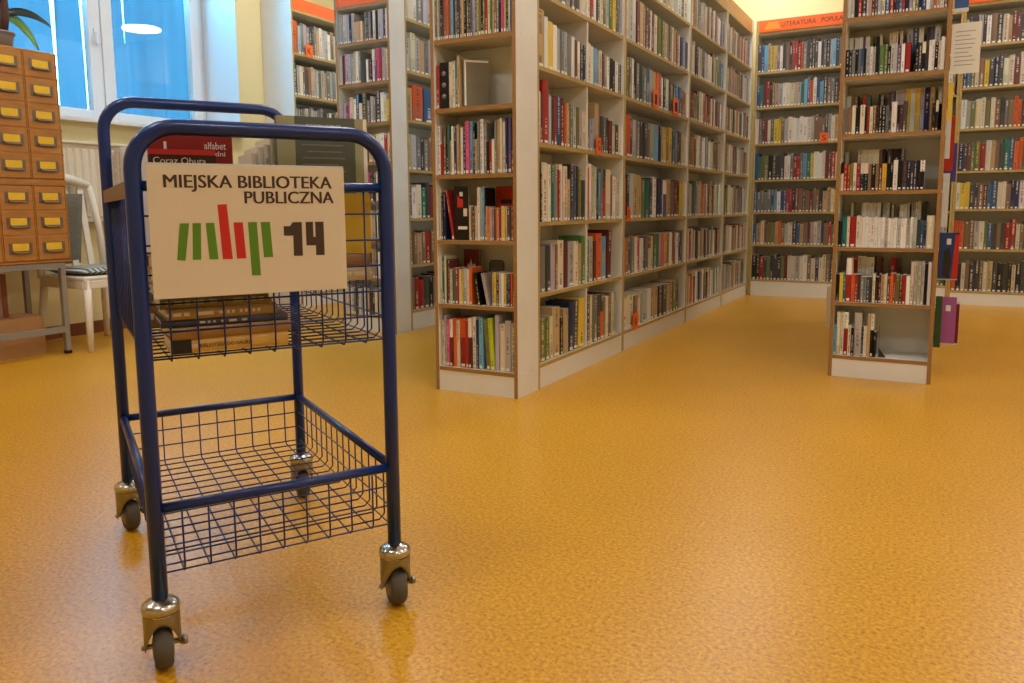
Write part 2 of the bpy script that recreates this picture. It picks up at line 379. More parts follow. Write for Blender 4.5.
def add_row(case, rowname, fr, s0, s1, z0, gap, data, hdef=76, depth=.15, inset=.012, slot='', fill=1.0, hid=0, count0=0):
    """fr=(origin xy, rot): local x runs along the shelf to the right, y into the shelf"""
    toks = re.findall(r'\.\d+|[A-Z][a-z]?(?:\d\d)?(?:w\d+)?(?:t-?\d+)?', data); items = []; tot = 0
    for k in toks:
        if k[0] == '.': items.append((None, float(k[1:]), 0, 0)); tot += float(k[1:]); continue
        mm = re.match(r'([A-Z])([a-z]?)(\d\d)?(?:w(\d+))?(?:t(-?\d+))?', k)
        h = int(mm[3]) if mm[3] else hdef+random.uniform(-7, 6)
        w_ = float(mm[4]) if mm[4] else random.uniform(2.3, 3.9)
        tilt = math.radians(float(mm[5])) if mm[5] else 0
        items.append(((mm[1], mm[2]), w_, h/100*gap, tilt)); tot += w_
    lean = 0
    for i, q in enumerate(items):
        nx = items[i+1][3] if i+1 < len(items) else 0; pv = items[i-1][3] if i else 0
        if (q[3] > 0 and nx != q[3]) or (q[3] < 0 and pv != q[3]): lean += abs(math.sin(q[3]))*q[2]
    u = ((s1-s0)*fill-lean)/tot; s = s0; n = count0
    (ox, oy), rz = fr; cs, sn = math.cos(rz), math.sin(rz)
    for i, (col, w_, h, tilt) in enumerate(items):
        wd = w_*u
        if col is None: s += wd; continue
        nx = items[i+1][3] if i+1 < len(items) else 0; pv = items[i-1][3] if i else 0
        n += 1; t = (wd-.0008)*math.cos(tilt)
        d = depth*random.uniform(.88, 1.0); ins = inset+random.uniform(0, .008)
        if tilt < 0 and pv != tilt: s += abs(math.sin(tilt))*h
        piv = s; xo = 0
        if tilt > 0: piv = s+wd; xo = -t
        lx = piv; loc = (ox+cs*lx-sn*ins, oy+sn*lx+cs*ins, z0+.0004)
        k1 = col[0]; ca = colour(k1); cb = colour(col[1].upper()) if col[1] else ca
        split = .62 if col[1] else .5
        if not col[1] and random.random() < .22: cb = tuple(v*.75+.04 for v in ca); split = random.uniform(.2, .5)
        c2 = lin((226, 218, 200)) if (k1 in DARK) else lin((70, 52, 48))
        if random.random() < .2: c2 = colour(random.choice('RYONWL'))
        lc = s+wd/2
        ctr = (ox+cs*lc-sn*ins, oy+sn*lc+cs*ins, z0+h/2)
        px, py, dist = project(ctr)
        if 'far' in case or 'last' in case: ca, cb = [tuple(v*.8+g*.2 for v, g in zip(c_, (.10, .08, .06))) for c_ in (ca, cb)]  # muted, and darkened to put the dim far end into the colour
        nv = Vector((sn, -cs, 0)); vd = (Vector((0, 0, CAM_H))-Vector(ctr)).normalized()
        area = t*h*max(0, nv.dot(vd))/dist**2*(.35 if hid else 1)
        if not (0 < px < 1024 and -12 < py < 683): area = 0
        BOOKS.append(dict(area=area, t=t, h=h, d=d, ca=ca, cb=cb, split=split, c2=c2, loc=loc, rz=rz, tilt=tilt, xo=xo, col=col, n=n, slot=slot, row=rowname, case=case, gap=gap))
        s += wd
        if tilt > 0 and nx != tilt: s += abs(math.sin(tilt))*h
    return n
ORD = ['bottom', 'second', 'third', 'fourth', 'fifth', 'sixth', 'seventh', 'eighth']
def nth(n): return '%d%s' % (n, 'th' if 10 <= n % 100 <= 20 else {1: 'st', 2: 'nd', 3: 'rd'}.get(n % 10, 'th'))

# ------------------------------------------------------------------ bookcases
def board(name, a, b, parent, face='laminate', edge='wood_edge', front='-y'):
    return MB().box(a, b, 0, front, 1).build(name, [face, edge], parent)
TH = .018
def bookcase(label, org, rz, w, depth, levels, top, edge='wood_edge', face='shelf_face', div=None, fascia=.12, fasmat='oak_board', back=None, caps=None, group=None, divrows=None, fulld=None):
    """levels = underside heights of the shelf boards, lowest first"""
    t = thing('bookcase', label, 'bookcase', (org[0], org[1], 0), rz, group)
    fd = fulld or depth
    hi = top+fascia
    board('side_panel', (0, 0, 0), (TH, fd, hi), t, 'laminate', edge); board('side_panel', (w-TH, 0, 0), (w, fd, hi), t, 'laminate', edge)
    MB().box((TH, depth-.008, levels[0]), (w-TH, depth, hi)).build('back_panel', 'laminate', t)
    MB().box((TH, .004, 0), (w-TH, .022, levels[0])).build('plinth', 'laminate', t)
    L = list(levels)+[top]
    for i, z in enumerate(L):
        board('shelf', (TH, .002, z), (w-TH, depth-.008, z+TH), t, face, edge)
    if div:
        for i in range(len(L)-1):
            if divrows and i not in divrows: continue
            board('divider', (div-TH/2, .012, L[i]+TH), (div+TH/2, depth-.008, L[i+1]), t, 'laminate', 'laminate')
    if fascia: MB().box((TH, .006, top+TH), (w-TH, .02, hi)).build('fascia_board', fasmat, t)
    if caps:
        me = MB().lathe([(.0055, 0), (.0055, .0015), (.003, .0025)], 10, axis='x').mesh('screw_cap', 'sticker')
        for z in L:
            for y in (.045, fd-.05): link('screw_cap', me, t, (w, y, z+TH/2))
    return t
def frame(org, rz): return ((org[0], org[1]), rz)

# long bookcase: end unit facing the camera
E1 = (-2.066, 3.04); EW = .44; EL = [.097, .396, .693, .992, 1.289, 1.591, 1.89, 2.18]
bookcase('white and brown end bookcase with a red and blue paperback row, nearest the camera', E1, 0, EW, .206, EL, 2.47, caps=True)
fr = frame(E1, 0)
def lv(L, i, top): return L[i]+TH, (L[i+1] if i+1 < len(L) else top)-L[i]-TH
s0, s1 = TH+.002, EW-TH-.002
CN = 'near end bookcase'
end_rows = [
 'X78w4 A86 P80w4 Wm80 Oo82w4 X80w4 Or82w7 R80w3 Wm84w4 W86w5 N82w3 L86w5 F84w5t-4 Z86w5t-4 A92w4 X78w7 V84w6 X80w5',
 'X82 E80 X80 D74 M72 X58w4 E60w4 R60w5 X58w4 Y58w3 V60w6 X58 O62w4 .3 K54w4t-8 V54w4t-12 .3 T54 Y55 K52 A55w4 W54 Y54 B54 N54 O55 R54w4',
 None,
 'W80w4 R50 C80w4 K50 E80 T55 W78 N76w4 T80 C50 W75 N80 P85w5 L84w5 K80 T55 S82 W86w5 S80 K50 R52 W54 S82 T84w5 X85 W80 N85 U87w5 N84',
 None,
 'F88 X88 S86 K88 M78 C86 O88w4 C86 L80 D82 S82 D82 C84 T88w4 K86 F88w4 K84 U88 A84 E90 T90 F84 K86 F84 R90w4 X88 G86 T84 C88w4 S88 K86 P84 T86 K82 X86 B88w5',
 'X S D W C K M T V D X N S W R T K V X D C W']
for i, rw in enumerate(end_rows):
    z0, gp = lv(EL, i, 2.47)
    if rw: add_row(CN, ORD[i], fr, s0, s1, z0, gp, rw, depth=.14 if i != 1 else .10)
# third shelf up: dark picture book, low paperbacks in front, tall ones behind
z0, gp = lv(EL, 2, 2.47)
add_row(CN, ORD[2], fr, s0, s0+.085, z0, gp, 'X84w4 K78w3 N76w3 R82w4t-9', depth=.12)
add_row(CN, ORD[2], fr, s0+.163, s1, z0, gp, 'X56w4 F54 M50 X55 W85w5 V84w4 L86w4 K84 T55 O53w4 A53 S50 M50 O52 T52 R50 X55w3 Y54w4 X54 D54w6 R54 X54', depth=.09, count0=4)
# fifth shelf up: a few books on the left, the rest empty
z0, gp = lv(EL, 4, 2.47)
add_row(CN, ORD[4], fr, s0, s0+.125, z0, gp, 'R68w3 .8 X72w3 W73w3 E74w2 T80w2', depth=.13)

o = book_object(.0465, .205, .13, lin((24, 22, 24)), lin((24, 22, 24)), .5, lin((24, 22, 24)), Matrix.Translation((E1[0]+s0+.0184, E1[1]+.014, z0+.0004)),
                'thick black book with three grey discs on its spine, fifth shelf up', 'books in the near end bookcase', False)
for zz in (.055, .105, .155):
    d_ = MB().lathe([(.011, 0), (.011, .0012)], 16).build('spine_disc', 'pot_grey', o); d_.location = (.0232, .0005, zz); d_.rotation_euler = (PI/2, 0, 0)
# long bookcase: bays along the aisle
BX = -1.626; LL = [.10, .437, .773, 1.137, 1.48, 1.806, 2.14]; LT = 2.47
bays = [(3.247, 4.372), (4.374, 5.70), (5.702, 6.80), (6.802, 7.80)]
bl = ['long bookcase bay next to the near end bookcase, with a white divider on every shelf',
      'second bay of the long bookcase, with orange letter tags and no dividers',
      'third bay of the long bookcase, counting from the camera', 'last bay of the long bookcase, in the far corner of the room']
bn = ['first long bay', 'second long bay', 'third long bay', 'last long bay']
R = PI/2
for k, (a, b_) in enumerate(bays):
    bookcase(bl[k], (BX, a), R, b_-a, .22, LL, LT, edge='wood_edge_pale', div=(b_-a)*.535 if k == 0 else None, fulld=.44, fascia=.13, group='bays of the long bookcase')
bay_rows = [
 [('Y70 F66w5 G66w4 X66 T78w7 K60 T72w5 N80w5t3 D80w5t3 Y82w6t3', 'D82w5 X82 S82w6 D80 Do80w5 F74 X74w4 C80 X78 V78w4 .5'),
  ('X72 S70w5 D70w4 A72w4 C70 X76w6 M74w5 V72w6 X72w5 T68 G80w4', 'E72 V78w5 M70 O82w6 L76w6 M86w5t3 .9'),
  ('X82 K80 X80w6 W78 E78 S80w4 R72 W80w4 X78w5 T60 D82w5 B80 D80 F76w4 D60', 'O80 W86w4 V84 X82 N76 L74w4 S80 Dr80w5 X80w7 C72 W70w6 X68w6'),
  ('X72 W72 D70 R90w6 A70 D70 R70w3 Bb72w5 M72 O66 T66 S66 V64w5 F64 V62 X60w4', 'S50 A52w4 V54 T78w5 C76 D60w4 S60 D60 M56w5 X50 D52w6 X50'),
  ('T84w8 W76 Y72w5 W70 V68w4 S68w4 V68w4 S66w4 W66 M62 W62 D62w4 N60', 'X66w4 W64 L62w4 V60w4 X64 M60 V58 W58 K58w4 K56 W56w5 D54w5'),
  ('M K W S S V D D X', 'X R W D X F V G Y D S V')],
 ['X60w6 .1 X64w6 C60 X66w4 .1 V62w6 W66w4 T66w5 T66w5 D66w5 D66w5 T66w5 C68w4 F68w4 D68w4 .7', 'O68 C70 D72w4 S70 W70 R72 W66 D68 S70w4 Rx70 X68 G72w4 E72w4 T72 P72 Y70 C70 W72w4 R70 C72 W70 N72w4 B72w3 T74',
  'R68 D76 V78w4 T78w4 T76w4 F70 E70w5 D74w4 W76w4 N74w4 N74w4 Wu72w4 T74w5 C72w4 M74w5 K72 Y74w4 X72', 'C72 O76w4 M72 V70 S70w4 D72w4 D70w4 C70w4 V72w5 L72w5 N72 T72 Y72w4 C70 Y74w5 B70 S70 N72 K70 T70 X64',
  'X72 G74 C76w3 W76 K72 S72w4 D72 E72 C70 B72w4 V72 T70w6 O72w4 R72 W66 K66 X68w6 D66 T60 D62w4 L64w5 B62 E62 C58 R58 T56', 'X84w5 V82w5 W82 M80 T82w5 C80 M80 D80 W80 M78 X78w5 F76w5 F76 T74 S74w4 C74 X76w4 T74 M70 X68w4 N66 A66w4 D62w4', 'T V X C D Y D W X S T X V W N X'],
]
mute3 = 'XVWTSXDVCWTSDXMVKCGXBRTEFWXVO'
for k, (a, b_) in enumerate(bays):
    frb = frame((BX, a), R); w = b_-a
    for i in range(len(LL)):
        z0, gp = lv(LL, i, LT)
        if k == 0:
            if i < 6:
                l, r = bay_rows[0][i]; m_ = w*.535
                n = add_row(bn[0], ORD[i], frb, TH+.002, m_-TH/2-.002, z0, gp, l, depth=.15)
                add_row(bn[0], ORD[i], frb, m_+TH/2+.002, w-TH-.002, z0, gp, r, depth=.15, count0=n)
        elif k == 1: add_row(bn[1], ORD[i], frb, TH+.002, w-TH-.002, z0, gp, bay_rows[1][i], depth=.15)
        else:
            q = ''.join(random.choice(mute3) for _ in range(26))
            if k == 2 and i == 4: q = 'FGMRFGDCXDXCRTMMCXMXDMCMWM'
            add_row(bn[k], ORD[i], frb, TH+.002, w-TH-.002, z0, gp, q, 72, fill=.97)

# island bookcase on the right, end facing the camera
I1 = (-.4547, 4.192); IW = .4617; IL = [.091, .362, .634, .911, 1.183, 1.457, 1.732, 2.0]; IT = 2.28
bookcase('narrow island bookcase with wood edges and an empty space on its bottom shelf', I1, 0, IW, .26, IL, IT, face='laminate', caps=True)
isl = MB()
t = thing('bookcase', 'long double sided bookcase body behind the island end bookcase', 'bookcase', (I1[0]+.004, I1[1]+.264, 0), 0)
MB().box((.0, .0, 0), (IW-.008, .02, 2.38)).build('side_panel', 'laminate', t); MB().box((0, 1.9, 0), (IW-.008, 1.92, 2.38)).build('side_panel', 'laminate', t)
MB().box((IW/2-.014, .02, .09), (IW/2+.006, 1.9, 2.36)).build('back_panel', 'laminate', t)
for z in IL[:-1]+[2.34]: MB().box((.02, .02, z), (IW-.028, 1.9, z+TH)).build('shelf', 'shelf_face', t)
fi = frame(I1, 0); CI = 'island bookcase'; a, b_ = TH+.002, IW-TH-.002
isl_rows = [
 ('L60w3 X86w5 X86w4 Wr86w5 X60w4 K56 V86w9 K60 X60w4 T86w4 Wk86w4 K50', '', .46, 0),
 ('K54 Y56w4 E56 Wr86w6 O54w4 R54w3 D54w3 S50 S50 D50 D50 X56w3 K50 M56 T54 X56 M50 O58 R58 F56w4 M54 R56w4 W54w4 X82w4 V82 X82w4 V82w3 K78 W82w4',
  '.14 R88w4 W88w4 W88w4 W86w4 W86w4 .3 M86w4 .8 R86w5 M84w4 .30', 1, 0),
 ('K50w4 E60w5 X58 R58w7 X60w4 W58 W57 W58 W56 W57 W58 W56 W57 V54 W55 W54 W56 V54 W54 W55 V54 W57 V56 D52 B50 N50 X60w8',
  '.10 X84w3 .9 W84 W85 W84 W84 W83 W84 W85 .2 V82 V84w4 .2 V80 .6 Wo80w4 W82w4 V83 .2 V84w4 W85w3 X86w3 .3 D86 .9', 1, 0),
 ('Kx54 R52w3 R50 F52 X53w3 R52 Xk52w3 Xk52w4 C50 K50w4 C50 M50 Y50w4 K50 K50 W56w4 K54w4 D54w4 N54w3 D54w3 N54 K54w3 Wk54w4', '.1 V78w4 .9 X80w5 X80w5 X80w5 X80w6 C80w3 K80 .2 D80w4 K80 K80 K80 S80 .1', .87, .66),
 ('S50 C50 C50 X54w4 K50w5 X54w5 K50 R52 X50 C52 K50 K50 K50w4 S50 K50 W56w6 K50 M50 D56 .26 K50 Xk54 .3', 'Wk78w5 C78 C78w4 .5 R80w5 E78w3 .8 K78 S80 .4 D80 U82w4 .1 V84w5 A84w5 Y84w5 W84w5 Y84w5 A84w4 N84w5 T84w5 .3 Wk84w4', 1, 0),
 ('K50w4 K50 S50 K50 S50 B50 K50 V52w4 W52 V52w3 K50 G54w6 G54w3 K50 V54w4 V54 U50w4 W52 R54w6 .5 K52 D52 Xk52 D52 W54w3 W54 K50 X52 W58w4', 'Wk80w5 .1 Wk80w5 Wk80w4 U80 Wk80w5 F80 .3 K78 X82w3 .7 X84w5 X84w4 .2 X84w3 .4 V86w6 B86w6 Wk86w5 .3 D86 Uk86w4 W86w6 .5', 1, 0),
 ('W76 V78 K74 R76w4 D74w5 A76 T76 M74 D74 V76 X76w4 B70w5 R72w4 K74 N76 B74 R70 N72w4 V76 X74 F72 N72 B70 W76 V78 O74 T70 W76 M74', '', 1, 0)]
for i, (f_, bk, fl_, fl2) in enumerate(isl_rows):
    z0, gp = lv(IL, i, IT)
    add_row(CI, ORD[i], fi, a, b_, z0, gp, f_, depth=.105, slot='front' if bk else '', fill=fl_)
    if bk: add_row(CI, ORD[i], fi, a, b_, z0, gp, bk, depth=.105, inset=.132, slot='back', fill=fl2 or fl_, hid=1)

# far wall bookcases
FY = 7.802
far = [(-1.60, -.70), (-.698, .10), (.102, 1.0), (1.002, 1.9)]
FL_ = [.139, .48, .79, 1.096, 1.437, 1.776, 2.101]; FR_ = [.10, .463, .807, 1.131, 1.485, 1.827, 2.175]
fl_lab = ['tall bookcase on the far wall under the orange sign, left of the island', 'tall bookcase on the far wall hidden behind the island bookcase',
          'tall bookcase on the far wall right of the island, under an orange strip', 'tall bookcase on the far wall at the right edge of the room']
far_l = ['KKRDGDDDFMXXVXWCXNXXCDTXS', 'BTXCFFTOCVXDBTCMVXVDCRCKCT', 'BSSSSBLWBBRRDMCDCMCCDTTXYMRA', 'BEFFKDDDXWSRRSLEYWWXMMRXASC', 'CXVWXCVYRWCBNTXKCRMDXTWVC',
         'XCDRXDYYCVXWWWWXVCCCDVXTSCXR', 'BEMRDCTVWXXTVELBOWBLDCSDMBSL', 'DBLTYTCWDCDRRRRSDDDDWDSKVLDSXCSC']
far_r = ['OKXCDDCXTDKDKXKDLMMXDXCKD', 'OOCCVXGBDCDRRXCDOOODXOOCM', 'XYYDDCMBBXXCNNWMXKKCDDTXD', 'NDMGFRXTCDEBOOEVARRCXTDMC', 'WVFXXFXCDSCOODDXXXRNODCDX', 'NBFXCYDNDXXMXRWDDNSSDDRRR', 'XDDVDWCDXTMMDLLSOOXDCTWSD']
for k, (a, b_) in enumerate(far):
    lev, top = (FL_, 2.46) if k < 2 else (FR_, 2.51)
    bookcase(fl_lab[k], (a, FY), 0, b_-a, .27, lev, top, edge='wood_edge_pale', fascia=.13, group='bookcases on the far wall')
    fb = frame((a, FY), 0)
    for i in range(7):
        z0, gp = lv(lev, i, top)
        src = far_l if k < 2 else far_r
        q = src[i] if k in (0, 2) else ''.join(random.sample(src[i], len(src[i])))
        if k == 0 and i == 4: q = far_l[5]
        if k == 0 and i == 5: q = far_l[6]
        if k == 0 and i == 6: q = far_l[7]
        add_row('far wall bookcase' if k == 0 else 'right far bookcase' if k == 2 else 'hidden far bookcase', ORD[i], fb, TH+.002, b_-a-TH-.002, z0, gp, q, 73, fill=.985)

# left bookcase: end unit and its aisle side
U2 = (-3.722, 4.317); U2L = [.10, .362, .629, .896, 1.162, 1.428, 1.697, 1.968]; U2T = 2.212
bookcase('left end bookcase behind the cart, its white side panel toward the aisle', U2, 0, .466, .17, U2L, U2T, face='laminate', caps=True, fasmat='sign_orange')
u2rows = ['XWVSDXLWTCDXWVSKRX', 'MWBDXDEWKTSWXDNWV', 'XPWXDMBWKXTWDSVNX', 'XWTDSBXWPDKXWVTCM', 'CPXVED50TSXWRX', 'A56 V58w4 U50 P58 X72w4 W66 B80w4 X54w4 D80w6 S60w4 V70 S66 D82w6 W78w4 X70w4 Y58w4',
          'V78w4 D78 P78 V80w4 A80w3 V80w4 T82 W84w4 S84 .7 W60 M58 K58 W84 U56 P86 R84w3 A86w4 T84w3 X80', 'L84 V86w4 X86 A86w4 V86 N86 V87w4 T60w4 T60w4 T60 X60 .3 S84 D84 S84w4 K84w3 X86w4 K84 V86w4 A86w4 D84 W86w4']
for i, q in enumerate(u2rows):
    z0, gp = lv(U2L, i, U2T); add_row('left end bookcase', ORD[i], frame(U2, 0), TH+.002, .466-TH-.002, z0, gp, q, 78, depth=.13)
U2X = -3.256; AL = [.122, .447, .775, 1.114, 1.456, 1.787, 2.135]
bookcase('aisle side bay of the left bookcase with the bright orange, blue and red books', (U2X, 4.489), R, 1.1, .22, AL, 2.47, edge='wood_edge_pale', fulld=.45)
arows = ['SRRDKSDCKXMTSDWVXDC', 'CCTCRCMCVXSCTDMXCTS', 'DWXEDMDXSXVTCDWKMXS', 'TVSDSCTSXDVSCWXTKVD', 'T70w4 O78w6 .1 B76w6 .1 R72w6 X C D W M T S X V', 'VXVTSVXWSVTXDSVXWCT', 'VXWSAVDDVXWSVXTDVWX']
for i, q in enumerate(arows):
    z0, gp = lv(AL, i, 2.47); add_row('aisle bay of left bookcase', ORD[i], frame((U2X, 4.489), R), TH+.002, 1.08, z0, gp, q, 74, fill=.97)
# bookcase beside the window
U3 = (-4.90, 5.135); WL3 = [.10, .45, .79, 1.13, 1.478, 1.826, 2.177]
bookcase('bookcase standing beside the window, its side panel lit blue by daylight', U3, R, 1.2, .345, WL3, 2.533, edge='wood_edge_pale', fasmat='sign_orange')
for i in range(7):
    z0, gp = lv(WL3, i, 2.533)
    q = ''.join(random.choice('VXWTSDVVXSCFD') for _ in range(34))
    if i == 6: q = 'O80w7'+q
    add_row('bookcase beside the window', ORD[i], frame(U3, R), TH+.002, 1.18, z0, gp, q, 74)

# build the books: the 300 that show largest one by one, the others as one mass
BOOKS.sort(key=lambda q: -q['area'])
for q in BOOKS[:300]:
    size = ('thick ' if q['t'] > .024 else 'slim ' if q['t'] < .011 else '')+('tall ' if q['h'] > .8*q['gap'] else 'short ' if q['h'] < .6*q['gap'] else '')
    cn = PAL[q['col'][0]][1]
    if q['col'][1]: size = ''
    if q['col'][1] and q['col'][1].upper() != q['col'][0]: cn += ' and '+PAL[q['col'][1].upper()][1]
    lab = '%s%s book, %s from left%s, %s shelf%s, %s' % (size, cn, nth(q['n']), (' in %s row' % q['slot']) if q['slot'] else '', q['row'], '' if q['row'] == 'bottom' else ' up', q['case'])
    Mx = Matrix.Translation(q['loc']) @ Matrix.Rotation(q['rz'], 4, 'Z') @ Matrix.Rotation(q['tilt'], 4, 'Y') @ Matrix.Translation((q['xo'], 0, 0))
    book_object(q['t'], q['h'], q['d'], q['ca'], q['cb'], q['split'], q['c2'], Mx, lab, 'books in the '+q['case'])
vs, fs, c1, c2, uvs = [], [], [], [], []
cream = lin((222, 214, 196)); white = lin((228, 224, 214))
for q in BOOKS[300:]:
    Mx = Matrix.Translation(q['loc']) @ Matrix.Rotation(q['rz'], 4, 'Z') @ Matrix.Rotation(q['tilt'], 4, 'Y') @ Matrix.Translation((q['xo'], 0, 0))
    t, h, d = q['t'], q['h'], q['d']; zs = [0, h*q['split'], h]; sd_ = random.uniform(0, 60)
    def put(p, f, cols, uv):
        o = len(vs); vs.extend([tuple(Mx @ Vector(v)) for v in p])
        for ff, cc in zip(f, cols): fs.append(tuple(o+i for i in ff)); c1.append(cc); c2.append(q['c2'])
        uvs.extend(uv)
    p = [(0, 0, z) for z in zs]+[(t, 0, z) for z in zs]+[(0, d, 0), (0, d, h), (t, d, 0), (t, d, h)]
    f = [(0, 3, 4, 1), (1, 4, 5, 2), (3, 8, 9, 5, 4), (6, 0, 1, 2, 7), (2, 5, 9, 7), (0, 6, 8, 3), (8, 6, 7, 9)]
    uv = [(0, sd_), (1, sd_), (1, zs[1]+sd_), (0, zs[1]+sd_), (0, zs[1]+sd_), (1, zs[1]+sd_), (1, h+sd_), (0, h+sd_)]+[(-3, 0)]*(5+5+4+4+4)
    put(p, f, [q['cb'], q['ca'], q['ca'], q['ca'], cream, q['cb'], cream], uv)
    if random.random() < .8:
        e = -.0008; a_, b_, z0, z1 = t*.25, t*.75, .004, .004+min(.013, h*.06)
        put([(a_, e, z0), (b_, e, z0), (b_, e, z1), (a_, e, z1), (a_, .001, z0), (b_, .001, z0), (b_, .001, z1), (a_, .001, z1)],
            [(0, 1, 2, 3), (1, 5, 6, 2), (4, 0, 3, 7), (3, 2, 6, 7)], [white]*4, [(-3, 0)]*16)
o = bpy.data.objects.new('distant_books', finish_cover('distant_books', vs, fs, c1, c2, uvs)); C.objects.link(o)
tag(o, 'small distant and rear row books filling the remaining shelves', 'books'); o['kind'] = 'stuff'

# face-out books, bookends and other things on the shelves
def flat_book(label, t, h, w, col, M, group=None, col2=None, sticker=False):
    ca = lin(col); return book_object(t, h, w, ca, lin(col2) if col2 else ca, .5, lin((225, 215, 200)), M, label, group, sticker)
def face_out(x_left, y_front, z, yaw=0, lean=0, spine_left=True):
    # local x (thickness) -> +y world, cover toward -y; the book's depth runs along x
    A = Matrix(((0, 1, 0, 0), (-1, 0, 0, 0), (0, 0, 1, 0), (0, 0, 0, 1))) if spine_left else Matrix(((0, -1, 0, 0), (1, 0, 0, 0), (0, 0, 1, 0), (0, 0, 0, 1)))
    return Matrix.Translation((x_left, y_front, z)) @ Matrix.Rotation(yaw, 4, 'Z') @ Matrix.Rotation(lean, 4, 'X') @ A
z3 = EL[2]+TH
o = flat_book('black picture book with its cover facing out, third shelf of the near end bookcase', .012, .245, .078, (26, 18, 18), face_out(E1[0]+.104, E1[1]+.030, z3, 0))
for (x, z, w, h, c) in ((.018, .15, .03, .05, 'logo_red'), (.05, .11, .02, .035, 'sign_board'), (.02, .05, .05, .014, 'print_white'), (.03, .19, .018, .03, 'sign_board')):
    MB().box((.0121, x, z), (.0124, x+w, z+h)).build('cover_print', c, o)
z2 = EL[1]+TH
o = flat_book('red book with its cover facing out behind short paperbacks, third shelf up', .012, .245, .10, (176, 48, 24), face_out(E1[0]+.265, E1[1]+.135, z3))
MB().box((.0121, .025, .165), (.0124, .085, .185)).build('cover_print', 'print_black', o)
o = flat_book('maroon book with pale emblem, cover facing out, second shelf of the near end bookcase', .012, .25, .088, (92, 16, 18), face_out(E1[0]+.085, E1[1]+.135, z2))
MB().prism([(.0, 0), (.05, 0), (.045, .03), (.03, .02), (.022, .05), (.012, .02), (.004, .03)], 0, .0004).build('cover_print', 'sign_board', o).matrix_local = Matrix(((0, 1, 0, .0121), (1, 0, 0, .02), (0, 0, 1, .155), (0, 0, 0, 1)))
z5 = EL[4]+TH
o = flat_book('grey book with white border leaning with its cover facing out, fifth shelf up', .014, .215, .12, (126, 118, 100), face_out(E1[0]+.152, E1[1]+.032, z5, .8, 0), col2=(120, 112, 96))
MB().box((.0141, .006, .2), (.0145, .116, .209)).build('cover_print', 'sticker', o); MB().box((.0141, .004, .01), (.0145, .012, .209)).build('cover_print', 'sticker', o)
# wire mesh bookend
t = thing('bookend', 'grey wire mesh bookend standing between short books on the near end bookcase', 'bookend', (E1[0]+.228, E1[1]+.125, z2))
MB().tube([(0, 0, .0), (0, 0, .19), (.008, 0, .2), (.068, 0, .2), (.076, 0, .19), (.076, 0, .0)], .003, 6).build('bookend_frame', 'steel_dark', t)
mb = MB()
for i in range(1, 14): mb.tube([(.076*i/14, 0, 0), (.076*i/14, 0, .2)], .0014, 4)
for i in range(1, 34): mb.tube([(0, 0, .2*i/34), (.076, 0, .2*i/34)], .0014, 4)
g = mb.build('wire_mesh', 'steel_dark', t); g['kind'] = 'stuff'
MB().box((0, .003, 0), (.076, .06, .0012)).build('bookend_foot', 'steel_dark', t)
# black bookend on the bottom shelf of the island
zi = IL[0]+TH
t = thing('bookend', 'black metal bookend beside the empty part of the island bottom shelf', 'bookend', (I1[0]+.226, I1[1]+.03, zi))
MB().prism([(0, 0), (.035, 0), (.035, .0015), (.0016, .045), (.0016, .16), (0, .16)], 0, .0015).build('upright', 'plastic_black', t)
MB().box((0, .0015, 0), (.085, .12, .0014)).build('bookend_foot', 'pvc_white', t)
# orange letter tags
def letter_tag(org, rz, s, z, ch, label, h=.055, w=.045):
    t = thing('letter_tag', label, 'tag', (org[0]+math.cos(rz)*s+math.sin(rz)*.004, org[1]+math.sin(rz)*s-math.cos(rz)*.004, z), rz, 'orange letter tags')
    MB().box((0, -.002, -.014), (w, 0, h)).build('card', 'sign_orange', t)
    MB().box((0, 0, .0003), (w, .01, .0019)).build('clip', 'sign_orange', t)
    text('letter', ch, 'print_black', t, Matrix.Translation((w*.25, -.0021, h*.1)) @ Matrix.Rotation(PI/2, 4, 'X'), w*.5, h*.62, .0004)
letter_tag((BX, bays[0][0]), R, .69, LL[3]+TH, 'G', 'orange tag with black letter G on the first long bay', .075, .06)
letter_tag((BX, bays[1][0]), R, .045, LL[2]+TH, 'D', 'orange letter tag at the left end of the third shelf, second long bay', .07, .055)
letter_tag((BX, bays[1][0]), R, .50, LL[4]+TH, 'I', 'orange letter tag in the middle of the fifth shelf, second long bay', .10, .09)
letter_tag((BX, bays[1][0]), R, .92, LL[4]+TH, 'I', 'orange letter tag near the right end of the fifth shelf, second long bay', .10, .12)
letter_tag((BX, bays[1][0]), R, .17, LL[0]+TH, 'A', 'orange letter tag on the bottom shelf of the second long bay', .09, .09)
letter_tag((far[0][0], FY), 0, .60, FL_[4]+TH, 'S', 'orange tag with letter S on the far wall bookcase', .075, .07)
letter_tag(U3, R, .16, WL3[6]+TH, 'K', 'orange letter tag on the bookcase beside the window', .09, .09)
# signs on the far fascia
t = thing('shelf_sign', 'orange sign reading LITERATURA POPULARNA above the far wall bookcase', 'sign', (far[0][0]+.03, FY-.001, 2.481))
MB().box((0, -.006, 0), (.86, 0, .105)).build('sign_panel', 'sign_orange', t)
MB().prism([(.04, .02), (.19, .02), (.16, .085), (.08, .085)], -.0075, -.006).build('emblem', 'sign_light', t)
text('lettering', 'LITERATURA', 'print_dark', t, Matrix.Translation((.20, -.0061, .035)) @ Matrix.Rotation(PI/2, 4, 'X'), .30, .04, .0006)
text('lettering', 'POPULARNA', 'print_dark', t, Matrix.Translation((.545, -.0061, .035)) @ Matrix.Rotation(PI/2, 4, 'X'), .285, .04, .0006)
t = thing('shelf_sign', 'plain orange sign strip above the right far bookcase', 'sign', (far[2][0]+.03, FY-.001, 2.532))
MB().box((0, -.006, 0), (.84, 0, .105)).build('sign_panel', 'sign_orange', t)
